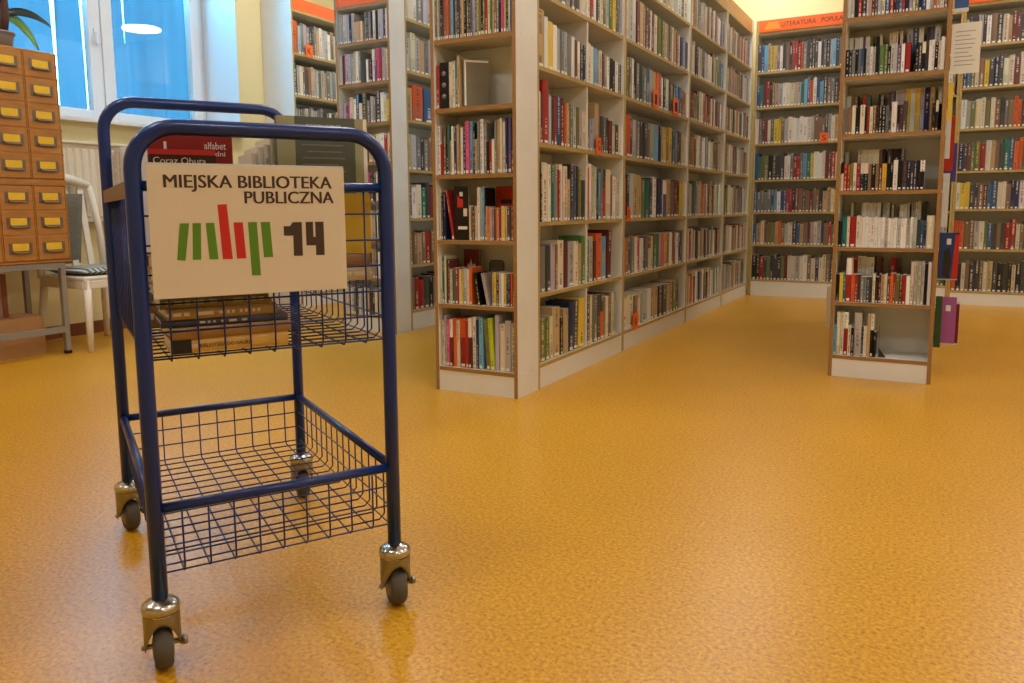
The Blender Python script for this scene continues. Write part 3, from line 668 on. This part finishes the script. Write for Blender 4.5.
MB().prism([(.04, .02), (.19, .02), (.16, .085), (.08, .085)], -.0075, -.006).build('emblem', 'sign_light', t)

# things held out on the island's right side
XI = I1[0]+IW
def holder(label, y, x0, x1, z0, z1, build):
    t = thing('display_holder', label, 'holder', (XI, y, z0), 0, 'display holders on the island side')
    MB().box((0, .03, 0), (x1-XI, .034, (z1-z0)*.9)).build('holder_back', 'acrylic', t)
    MB().box((0, -.002, -.004), (x1-XI, .034, -.001)).build('holder_ledge', 'acrylic', t)
    build(t)
holder('clear holder carrying the purple book on the island side', 4.50, .02, .118, .158, .393, lambda t: None)
o = flat_book('purple book with small white label displayed low on the island side', .022, .235, .075, (158, 88, 150), face_out(.028, 4.522, .158))
MB().box((.0221, .028, .165), (.0225, .05, .195)).build('cover_label', 'sticker', o)
o = flat_book('thin maroon book behind the purple book on the island side', .006, .20, .088, (110, 24, 26), face_out(.029, 4.529, .158))
holder('clear holder carrying the blue and red book on the island side', 4.60, .01, .10, .478, .72, lambda t: None)
o = flat_book('blue and red book with white label displayed on the island side', .02, .235, .09, (44, 62, 112), face_out(.010, 4.622, .480))
MB().prism([(.062, .0), (.09, .0), (.09, .225), (.072, .225)], 0, .0004).build('cover_print', 'logo_red', o).matrix_local = Matrix(((0, 1, 0, .0201), (1, 0, 0, 0), (0, 0, 1, 0), (0, 0, 0, 1)))
MB().prism([(.02, .02), (.05, .0), (.06, .10), (.045, .16), (.025, .14)], 0, .0006).build('cover_print', 'plastic_black', o).matrix_local = Matrix(((0, 1, 0, .0201), (1, 0, 0, 0), (0, 0, 1, 0), (0, 0, 0, 1)))
MB().box((.0202, .034, .175), (.0207, .054, .205)).build('cover_label', 'sticker', o)
o = flat_book('green book displayed beside the purple book on the island side', .014, .26, .03, (44, 74, 34), face_out(XI+.002, 4.475, .14))
o = flat_book('yellow and white thin book standing out from the island side', .008, .36, .022, (214, 184, 60), face_out(XI+.002, 4.40, 1.08), col2=(190, 190, 180))
o = flat_book('red book standing out from the island side below the paper notice', .012, .28, .042, (170, 44, 26), face_out(XI+.002, 4.66, 1.03))
o = flat_book('blue book standing out from the island side beside the red one', .012, .20, .060, (70, 66, 140), face_out(XI+.002, 4.80, .98))
o = flat_book('grey book standing out low on the island side beneath the blue one', .01, .26, .03, (190, 188, 184), face_out(XI+.002, 4.42, .75))
o = flat_book('white book held out on the left side of the island bookcase', .012, .22, .048, (206, 196, 176), face_out(I1[0]-.066, 4.60, .195))
t = thing('paper_notice', 'white paper notice standing out from the island bookcase', 'notice', (XI, 4.55, 1.50))
MB().box((.004, 0, 0), (.130, .002, .242)).build('sheet', 'sticker', t)
for i in range(9): MB().box((.02, -.0006, .04+i*.02), (.02+.09*random.uniform(.6, 1), -.0001, .043+i*.02)).build('print_line', 'pot_grey', t)
t = thing('card_pocket', 'blue card standing out from the top of the island side', 'card', (XI, 4.52, 1.795))
MB().box((.008, 0, 0), (.068, .004, .2)).build('card', 'book_blue' if 'book_blue' in MATS else mat('book_blue', (48, 84, 150), .4).name, t)
MB().box((.006, -.003, -.006), (.07, .006, .012)).build('clip', 'acrylic', t)

# ------------------------------------------------------------------ book cart
CW, CD = .468, .745
cart = thing('book_cart', 'blue metal library cart with two wire baskets and four casters', 'cart', (-1.438, 1.291, 0), math.radians(58.7))
hw, hd, PR = CW/2-.001, CD/2, .0145
def hoop(y, zt, rad=.075, name='hoop'):
    pts = [(-hw, y, .13), (-hw, y, .5)]
    pts += arc((-hw+rad, zt-rad), rad, PI, PI/2, 8, lambda a, b: (a, y, b))
    pts += arc((hw-rad, zt-rad), rad, PI/2, 0, 8, lambda a, b: (a, y, b))
    pts += [(hw, y, .5), (hw, y, .13)]
    return MB().tube(pts, PR, 14).build(name, 'blue_enamel', cart)
hoop(-hd, 1.0, name='front_hoop'); hoop(hd, 1.131, name='rear_hoop')
def basket(zr, zb, mids, name):
    rm = MB(); rr_ = .0095
    for y in (-hd, hd): rm.tube([(-hw, y, zr), (hw, y, zr)], rr_, 10)
    for x in (-hw, hw): rm.tube([(x, -hd, zr), (x, hd, zr)], rr_, 10)
    bk = rm.build('basket_rim', 'blue_enamel', cart)
    wr = .0019; ins = .004
    def U(pts): MB().tube(pts, wr, 5).build('wire', 'blue_enamel', bk)
    for i in range(1, 10):
        x = -hw+CW*i/10; U([(x, -hd+ins, zr), (x, -hd+ins, zb+.012), (x, -hd+ins+.012, zb), (x, hd-ins-.012, zb), (x, hd-ins, zb+.012), (x, hd-ins, zr)])
    for j in range(1, 16):
        y = -hd+CD*j/16; z = zb+.004; U([(-hw+ins, y, zr), (-hw+ins, y, z+.012), (-hw+ins+.012, y, z), (hw-ins-.012, y, z), (hw-ins, y, z+.012), (hw-ins, y, zr)])
    for z in mids+[zb+.006]:
        e = ins+.003
        MB().tube([(-hw+e, -hd+e, z), (hw-e, -hd+e, z), (hw-e, hd-e, z), (-hw+e, hd-e, z)], wr, 5, closed=True).build('wire', 'blue_enamel', bk)
    return bk
basket(.896, .577, [.843, .79, .737, .684, .632], 'upper'); basket(.306, .172, [.262, .219], 'lower')
MB().box((-hw-.012, -hd+.03, .874), (-hw-.0096, hd-.03, .904)).build('label_strip', mat('strip_brown', (112, 84, 66), .5).name, cart)
# casters
def caster(x, y, yaw):
    mb = MB(); mb.lathe([(.012, .137), (.018, .133), (.027, .130), (.033, .125), (.0345, .119), (.0335, .112), (.030, .109)], 24)
    cap = mb.build('caster', 'chrome', cart); cap.location = (x, y, 0); cap.rotation_euler = (0, 0, yaw)
    n = 40; vs = []; fs = []
    for k in range(n):
        a = 2*PI*k/n; sx = abs(math.cos(a)); zb = .034+.060*abs(math.sin(a))**1.4
        for rr_, z in ((.0325, .110), (.0325, (.110+zb)/2), (.0322, zb), (.030, zb), (.030, .108)):
            vs.append((rr_*math.cos(a), rr_*math.sin(a)*1.05, z))
    for k in range(n):
        for j in range(4):
            p, q = k*5+j, ((k+1) % n)*5+j; fs.append((p, p+1, q+1, q))
    MB().add(vs, fs, 0, True).build('fork', 'zinc', cap)
    off = -.004
    w = MB().lathe([(.022, -.016), (.034, -.0165), (.039, -.012), (.0415, 0), (.039, .012), (.034, .0165), (.022, .016)], 32, (0, off, .0415), axis='x').build('wheel', 'rubber', cap)
    MB().lathe([(.008, -.019), (.020, -.018), (.021, -.016), (.021, .016), (.020, .018), (.008, .019)], 20, (0, off, .0415), axis='x').build('hub', 'wheel_hub', cap)
    MB().lathe([(.005, -.037), (.005, .037)], 8, (0, off, .046), axis='x').lathe([(.009, .033), (.009, .041), (.006, .043)], 6, (0, off, .046), axis='x').build('axle_bolt', 'zinc', cap)
caster(-hw, -hd, math.radians(-4)); caster(hw, -hd, math.radians(-6)); caster(-hw, hd, math.radians(10)); caster(hw, hd, math.radians(-6))
# sign on the front
SX0, SX1, SZ0, SZ1 = -.2125, .142, .6955, .9325; sy = -hd-.014
sign = thing('library_sign', 'cream board sign with green and red bars on the cart front', 'sign', (-1.438, 1.291, 0), math.radians(58.7))
MB().box((SX0, sy, SZ0), (SX1, sy+.003, SZ1)).build('sign_panel', 'sign_board', sign)
MB().box((SX0, sy+.003, SZ1-.02), (SX1, sy+.0045, SZ1+.004)).build('sleeve', 'acrylic', sign)
def sg(x, y):
    yt = 238+(x-160)*20/562; yb = 622-(x-160)*22/562
    p = (x-160)/562; u = p/(1.2-.2*p)
    return SX0+(SX1-SX0)*u, SZ1-(SZ1-SZ0)*(y-yt)/(yb-yt)
def bar(pts, m_, nm='bar'): MB().prism([sg(*p) for p in pts], sy-.0005, sy).build(nm, m_, sign)
bar([(252, 405), (280, 405), (263, 511), (238, 509)], 'logo_green'); bar([(290, 405), (315, 405), (310, 509), (285, 509)], 'logo_green')
bar([(329, 405), (354, 405), (361, 509), (335, 509)], 'logo_green'); bar([(366, 354), (393, 353), (403, 509), (374, 509)], 'logo_red')
bar([(410, 405), (437, 405), (442, 508), (415, 508)], 'logo_red'); bar([(452, 405), (477, 405), (482, 557), (456, 557)], 'logo_green')
bar([(488, 405), (514, 405), (519, 505), (493, 506)], 'logo_green')
bar([(578, 407), (603, 407), (603, 503), (578, 503), (578, 445), (552, 445), (552, 418), (570, 418)], 'print_dark', 'numeral')
bar([(614, 407), (634, 407), (634, 450), (640, 450), (640, 407), (663, 407), (663, 502), (640, 502), (640, 474), (614, 474)], 'print_dark', 'numeral')
RX = Matrix.Rotation(PI/2, 4, 'X')
def sgtext(body, xa, xb, ybase, ycap):
    (ua, za), (ub, _) = sg(xa, ybase), sg(xb, ybase); zc = sg(xa, ycap)[1]
    text('lettering', body, 'print_dark', sign, Matrix.Translation((ua, sy-.0003, za)) @ RX, ub-ua, zc-za, .0003, bold=.0008)
sgtext('MIEJSKA BIBLIOTEKA', 211, 688, 303, 267)
sgtext('PUBLICZNA', 446, 692, 352, 318)

# books on the cart
Mc = Matrix.Translation((-1.438, 1.291, 0)) @ Matrix.Rotation(math.radians(58.7), 4, 'Z')
def flat(w_right, d_front, z, yaw=0):   # spine toward the front, lying flat; book height runs along -w
    A = Matrix(((0, 0, -1, 0), (0, 1, 0, 0), (1, 0, 0, 0), (0, 0, 0, 1)))
    return Mc @ Matrix.Translation((w_right, d_front, z)) @ Matrix.Rotation(yaw, 4, 'Z') @ A
def upright(w_left, d_front, z, lean=0):
    A = Matrix(((0, 1, 0, 0), (-1, 0, 0, 0), (0, 0, 1, 0), (0, 0, 0, 1)))
    return Mc @ Matrix.Translation((w_left, d_front, z)) @ Matrix.Rotation(lean, 4, 'X') @ A
GC = 'books on the cart'; z = .5875
stackA = [('yellow and black paperback at the bottom of the flat stack on the cart', .026, .215, .15, (206, 166, 88), .03, (206, 166, 88), 0),
          ('brown book second from the bottom of the cart stack', .022, .22, .15, (156, 120, 70), .035, None, .03),
          ('dark blue grey curled magazine in the middle of the cart stack', .014, .23, .16, (62, 62, 78), .03, None, -.02),
          ('tan paperback fourth from the bottom of the cart stack', .02, .20, .15, (150, 122, 76), .01, None, .02),
          ('olive brown book fifth from the bottom of the cart stack', .022, .195, .15, (126, 110, 70), -.005, None, 0),
          ('pale blue and white magazine sixth from the bottom of the cart stack', .012, .20, .15, (176, 186, 200), -.003, None, .01)]
for lab, t_, ln, dp, col, xr, c2_, yw in stackA:
    ob = flat_book(lab, t_, ln, dp, col, flat(xr, -.352, z, yw), GC, c2_); z += t_+.0006
    if 'yellow and black' in lab:
        MB().box((.0, -.0006, ln-.035), (t_, .001, ln)).build('spine_band', 'print_black', ob)
        text('lettering', 'BIBLIOTEKA DO NAUKI', 'print_dark', ob, Matrix(((0, 1, 0, t_*.35), (0, 0, -1, -.0004), (-1, 0, 0, ln-.05), (0, 0, 0, 1))), .09, .007, .0003)
ZA = z
for lab, t_, ln, dp, col, xr in (('large cream atlas lying across the cart stack behind the sign', .028, .40, .26, (190, 178, 150), .208), ('large brown album lying on the cream atlas behind the sign', .026, .40, .26, (140, 104, 70), .206)):
    flat_book(lab, t_, ln, dp, col, flat(xr, -.350, z), GC); z += t_+.0006
ZU = z
def plate(o, t_, x0, z0, x1, z1, m_, nm='cover_print'): return MB().box((t_, x0, z0), (t_+.0004, x1, z1)).build(nm, m_, o)
COVER = Matrix(((0, 0, 1, 0), (1, 0, 0, 0), (0, 1, 0, 0), (0, 0, 0, 1)))   # text plane on the cover
def cover_text(o, t_, x, zz, body, w_, h_, m_): text('lettering', body, m_, o, Matrix.Translation((t_+.0003, x, zz)) @ COVER, w_, h_, .0003)
o = flat_book('red book with small white title standing on the cart beside the sign', .022, 1.004-ZU, .152, (132, 30, 24), upright(-.197, -.255, ZU), GC)
cover_text(o, .022, .10, 1.004-ZU-.034, 'alfabet', .04, .013, 'print_white'); cover_text(o, .022, .112, 1.004-ZU-.047, 'edni', .026, .009, 'print_white'); plate(o, .022, .028, 1.004-ZU-.036, .033, 1.004-ZU-.022, 'print_white')
o = flat_book('dark brown book with a handwritten style title in front of the red book', .014, .966-ZU, .118, (66, 34, 26), upright(-.2, -.293, ZU), GC)
plate(o, .014, 0, .966-ZU-.010, .118, .966-ZU, 'logo_red'); cover_text(o, .014, .008, .966-ZU-.027, 'Coraz Obuta', .092, .012, 'print_white')
for i, (h_, t_) in enumerate(((.178, .012), (.19, .011), (.195, .013), (.21, .012), (.213, .012))):
    x_ = -.008+sum((.0125, .0115, .0135, .0125)[:i])
    ob = book_object(t_, h_+.978-ZU-.19+.0, .13, lin((214, 206, 190)), lin((214, 206, 190)), .5, lin((80, 70, 66)), Mc @ Matrix.Translation((x_, -.27, ZU)),
                     'white spined paperback on the cart, %s from the left beside the big grey book' % nth(i+1), GC, False)
o = flat_book('big grey green hardcover standing face out on the cart top', .024, 1.038-ZU, .186, (92, 98, 88), upright(.034, -.285, ZU), GC)
plate(o, .024, 0, .0, .036, 1.038-ZU, mat('cover_sage', (158, 156, 120), .5).name, 'cover_band'); plate(o, .024, .160, .0, .178, 1.038-ZU, 'cover_sage', 'cover_band'); plate(o, .024, .178, 0, .186, 1.038-ZU, 'sticker', 'cover_band')
for i in range(9): plate(o, .024, .05+.01*(i % 3 == 0), .245-.013*i, .05+.095*random.uniform(.75, 1), .2475-.013*i, 'pot_grey', 'text_line')
cover_text(o, .024, .06, 1.038-ZU-.022, 'DOROTA MATUSZ', .07, .007, 'sticker')
o = flat_book('yellow book standing in front of the big grey green hardcover', .014, .885-ZU, .165, (206, 170, 56), upright(.05, -.318, ZU), GC)
z = .5875
for i, (t_, c_) in enumerate(((.05, (120, 90, 60)), (.045, (90, 96, 110)), (.045, (160, 140, 110)), (.03, (100, 60, 50)))):
    flat_book('thick flat book at the rear left of the cart, %s from the bottom' % nth(i+1), t_, .21, .31, c_, flat(-.01, .045, z), GC); z += t_+.0006
for i in range(10):
    A = Matrix(((0, 1, 0, 0), (-1, 0, 0, 0), (0, 0, 1, 0), (0, 0, 0, 1)))
    h_ = (.225, .235, .23, .22, .24, .235, .225, .23, .238, .232)[i]; cc = ((206, 208, 216), (190, 196, 214), (214, 214, 214))[i % 3]
    book_object(.03, h_, .15, lin(cc), lin(cc), .5, lin((90, 90, 110)), Mc @ Matrix.Translation((-.222, .072+.0312*i, z)) @ A,
                'white and lilac book on the left rear of the cart, %s from the front' % nth(i+1), GC, False)

# ------------------------------------------------------------------ card catalogue cabinet
cx, cy0, cy1 = -4.60, 1.93, 2.885
cab = thing('card_cabinet', 'varnished wooden card catalogue cabinet with yellow drawer labels', 'cabinet', (cx, cy1, .555))
D_ = .44; zt = 1.777-.555
MB().box((-D_, -(cy1-cy0), 0), (-.012, 0, zt)).build('body', 'cabinet_wood', cab, .004)
cw = .192
ztops = [1.762, 1.618, 1.474, 1.329, 1.187, 1.005, .862, .718]; zbots = [1.622, 1.478, 1.333, 1.191, 1.046, .866, .722, .575]
body_frame = MB()
for c_ in range(6): body_frame.box((-.0125, -.008-cw*c_-.003, .01), (-.0005, -.008-cw*c_+.003, zt-.008))
for zf in [1.766]+[(a+b)/2 for a, b in zip(zbots[:4], ztops[1:5])]+[1.026]+[(a+b)/2 for a, b in zip(zbots[5:7], ztops[6:8])]+[.565]:
    hh = .016 if zf == 1.026 else .005
    body_frame.box((-.0125, -(cy1-cy0), zf-.555-hh), (.0008 if zf == 1.026 else -.0005, 0, zf-.555+hh))
body_frame.build('face_frame', 'cabinet_wood', cab)
for c_ in range(5):
    for za, zb in zip(ztops, zbots):
        y1_ = -.012-cw*c_-.002; y0_ = y1_-cw+.012; z1_, z0_ = za-.555-.002, zb-.555+.002
        if y0_ < -(cy1-cy0): continue
        dr = MB().box((-.012, y0_, z0_), (.002, y1_, z1_)).build('drawer', 'cabinet_wood', cab, .003)
        yc = (y0_+y1_)/2; zc = (z0_+z1_)/2
        MB().box((.002, yc-.066, zc-.030), (.0035, yc+.066, zc+.034)).build('label_holder', 'holder_metal', dr)
        MB().box((.0035, yc-.046, zc-.012), (.005, yc+.046, zc+.030)).build('card_label', 'label_yellow', dr)
        MB().tube([(.004, yc-.046, zc-.014), (.018, yc-.040, zc-.022), (.020, yc, zc-.024), (.018, yc+.040, zc-.022), (.004, yc+.046, zc-.014)], .006, 6).build('pull', 'holder_metal', dr)
# steel stand
st = thing('steel_stand', 'grey steel tube stand carrying the card catalogue cabinet', 'stand', (cx, cy1, 0))
ys = [-.055, -(cy1-cy0)+.03]
for x in (-.02, -.40):
    for y in ys:
        MB().box((x-.0145, y-.0145, .012), (x+.0145, y+.0145, .52)).build('leg', 'grey_steel', st)
        MB().box((x-.016, y-.016, 0), (x+.016, y+.016, .02)).build('foot_cap', 'plastic_black', st)
    MB().box((x-.0145, ys[1], .522), (x+.0145, ys[0]+.0145, .5545)).build('top_rail', 'grey_steel', st)
    MB().box((x-.0145, ys[1]+.0145, .132), (x+.0145, ys[0]-.0145, .168)).build('lower_rail', 'grey_steel', st)
for y in ys: MB().box((-.3855, y-.0145, .522), (-.0345, y+.0145, .5545)).build('cross_rail', 'grey_steel', st)
# boxes below
bx = thing('cardboard_box', 'tan taped cardboard box on the floor beneath the cabinet', 'box', (-4.72, 2.76, 0))
MB().box((-.24, -.42, 0), (0, 0, .235)).build('body', 'cardboard', bx, .004); MB().box((-.24, -.24, .2352), (0, -.18, .2358)).build('tape', 'oak_board', bx)
MB().box((-.238, -.418, .2352), (-.137, -.242, .238)).build('flap', 'cardboard', bx); MB().box((-.238, -.178, .2352), (-.137, -.002, .238)).build('flap', 'cardboard', bx)
MB().box((-.135, -.418, .2352), (-.002, -.242, .238)).build('flap', 'cardboard', bx); MB().box((-.135, -.178, .2352), (-.002, -.002, .238)).build('flap', 'cardboard', bx)
b2 = thing('cardboard_box', 'greyish pink box with dark edge standing on the tan box', 'box', (-4.80, 2.60, .239))
MB().box((-.12, -.24, 0), (0, -.03, .255)).build('body', 'cardboard_pink', b2); MB().box((-.125, -.03, 0), (.004, .0, .255)).build('edge_strip', 'baseboard_wood', b2)
text('lettering', '1n7', 'print_dark', b2, Matrix.Translation((.0005, -.13, .225)) @ Matrix.Rotation(PI/2, 4, 'Z') @ RX, .07, .022, .0004)

# potted plant
pp = thing('potted_plant', 'potted plant with dark arching leaves in a grey pot on the cabinet', 'plant', (-4.77, 2.668, 1.778))
MB().lathe([(.055, 0), (.068, .07), (.074, .088), (.078, .089), (.078, .100), (.070, .100), (.066, .092)], 24).build('pot', 'pot_grey', pp)
MB().lathe([(.001, .085), (.069, .09)], 20).build('soil', 'soil', pp)
MB().tube([(0, .02, .085), (.01, .032, .2), (.0, .036, .32), (.01, .05, .5)], [.022, .024, .02, .014], 8).build('stem', 'stem_brown', pp)
def leaf(base, dr_, L_, rise, droop, w_, m_):
    n = 10; vs = []; fs = []; d_ = Vector((math.cos(dr_), math.sin(dr_), 0)); sd2 = Vector((-d_.y, d_.x, 0))
    for i in range(n+1):
        t_ = i/n; p = Vector(base)+d_*L_*t_+Vector((0, 0, rise*t_-droop*t_*t_)); hw_ = w_*math.sin(PI*min(1, .12+t_*.88))**.8*.5+.001
        tv = (d_*L_+Vector((0, 0, rise-2*droop*t_))).normalized(); cv = tv.cross(Vector((1, 0, 0))); sv = (cv*(.85 if cv.dot(Vector((0, 0, 1))) > 0 else -.85)+sd2*.45)*hw_; vs += [p-sv, p-d_*.002, p+sv]
    for i in range(n):
        for k in range(2): fs.append((i*3+k, i*3+k+1, i*3+k+4, i*3+k+3))
    o = MB().add(vs, fs, 0, True).build('leaf', m_, pp); s_ = o.modifiers.new('thick', 'SOLIDIFY'); s_.thickness = .0015
leaf((0, .025, .20), 1.45, .27, .16, .19, .06, 'leaf_dark'); leaf((0, .03, .19), 1.25, .17, .04, .215, .075, 'leaf_green')
leaf((0, .03, .28), 1.8, .16, .22, .06, .06, 'leaf_dark'); leaf((0, .03, .30), 1.2, .18, .25, .2, .06, 'leaf_dark')
leaf((0, .03, .27), -1.5, .25, .1, .2, .045, 'leaf_dark'); leaf((0, .03, .25), -1.2, .2, .16, .1, .04, 'leaf_dark')
leaf((0, .03, .30), 0.2, .2, .18, .2, .045, 'leaf_dark'); leaf((0, .03, .31), 3.0, .2, .16, .2, .045, 'leaf_dark')
for k in range(6): leaf((0, .045, .42), k*1.05+.4, .24, .18, .22, .045, 'leaf_dark')

# radiator
rd = thing('radiator', 'cream ribbed panel radiator under the window', 'radiator', (-5.245, 2.75, .785))
MB().box((.035, 0, 0), (.075, 1.85, .53)).build('panel', 'radiator_white', rd, .004)
MB().box((.03, -.005, .53), (.10, 1.855, .548)).build('top_grille', 'radiator_white', rd, .003)
fin = MB().prism([(0, 0), (.012, .012), (.034, .012), (.046, 0)], 0, .47)
fm = MB()
fm.add([(0, 0, 0), (.012, .012, .012), (.012, .034, .012), (0, .046, 0), (0, 0, .47), (.012, .012, .458), (.012, .034, .458), (0, .046, .47)],
       [(0, 3, 2, 1), (4, 5, 6, 7), (0, 1, 5, 4), (1, 2, 6, 5), (2, 3, 7, 6)], 0)
fme = fm.mesh('fin', 'radiator_white')
for i in range(34): link('fin', fme, rd, (.0751, .02+i*.0535, .03))
for y in (.3, 1.5): MB().box((.005, y, .1), (.035, y+.05, .5)).build('bracket', 'radiator_white', rd)

# chair with cushions
chx, chy = -4.775, 3.14
ch = thing('garden_chair', 'white plastic garden chair by the radiator', 'chair', (chx, chy, 0))
def leg(x, y, x2, y2, z): return MB().tube([(x, y, 0), ((x+x2)/2, (y+y2)/2, z/2), (x2, y2, z)], [.018, .022, .026], 6).build('leg', 'plastic_white', ch)
leg(.26, -.23, .225, -.205, .44); leg(.26, .23, .225, .205, .44); leg(-.26, -.23, -.21, -.2, .44); leg(-.26, .23, -.21, .2, .44)
MB().box((-.24, -.235, .435), (.25, .235, .462)).build('seat', 'plastic_white', ch, .01)
MB().box((.225, -.23, .385), (.25, .23, .437)).build('seat_apron', 'plastic_white', ch, .006)
MB().box((-.2, -.232, .385), (.224, -.212, .437)).build('seat_apron', 'plastic_white', ch, .006)
for s_ in (-1, 1): MB().tube([(-.215, s_*.215, .45), (-.26, s_*.225, .75), (-.32, s_*.21, 1.04)], [.024, .021, .022], 8).build('back_post', 'plastic_white', ch)
for y in (-.10, .03, .14): MB().add([(-.225, y-.02, .455), (-.225, y+.02, .455), (-.31, y+.02, 1.0), (-.31, y-.02, 1.0), (-.24, y-.02, .455), (-.24, y+.02, .455), (-.325, y+.02, 1.0), (-.325, y-.02, 1.0)],
    [(0, 1, 2, 3), (7, 6, 5, 4), (1, 5, 6, 2), (4, 0, 3, 7), (3, 2, 6, 7), (0, 4, 5, 1)]).build('back_slat', 'plastic_white', ch)
MB().tube([(-.318, -.22, 1.035), (-.335, -.1, 1.085), (-.337, .08, 1.07), (-.32, .22, 1.03)], [.024, .036, .036, .024], 8).build('top_rail', 'plastic_white', ch)
def pillow(name, label, dims, M, m_):
    mb = MB(); n = 10; vs = []; fs = []
    for sgn in (1, -1):
        for i in range(n+1):
            for j in range(n+1):
                u, v = i/n*2-1, j/n*2-1; hgt = (1-u**6)**.5*(1-v**6)**.5
                vs.append((u*dims[0]/2, v*dims[1]/2, sgn*dims[2]/2*hgt))
    for b0 in (0, (n+1)**2):
        for i in range(n):
            for j in range(n):
                a_ = b0+i*(n+1)+j; f = (a_, a_+n+1, a_+n+2, a_+1); fs.append(f if b0 == 0 else f[::-1])
    o = mb.add(vs, fs, 0, True).build(name, m_); o.matrix_world = M; return tag(o, label, 'cushion')
pillow('seat_cushion', 'grey and white striped flat cushion on the chair seat', (.42, .42, .05), Matrix.Translation((chx+.02, chy, .488)), 'striped_cloth')
pillow('back_cushion', 'dark grey woven cushion leaning on the chair back near the cabinet', (.46, .30, .05), Matrix.Translation((chx-.218, chy-.075, .745)) @ Matrix.Rotation(math.radians(98.5), 4, 'Y'), 'cushion_grey')
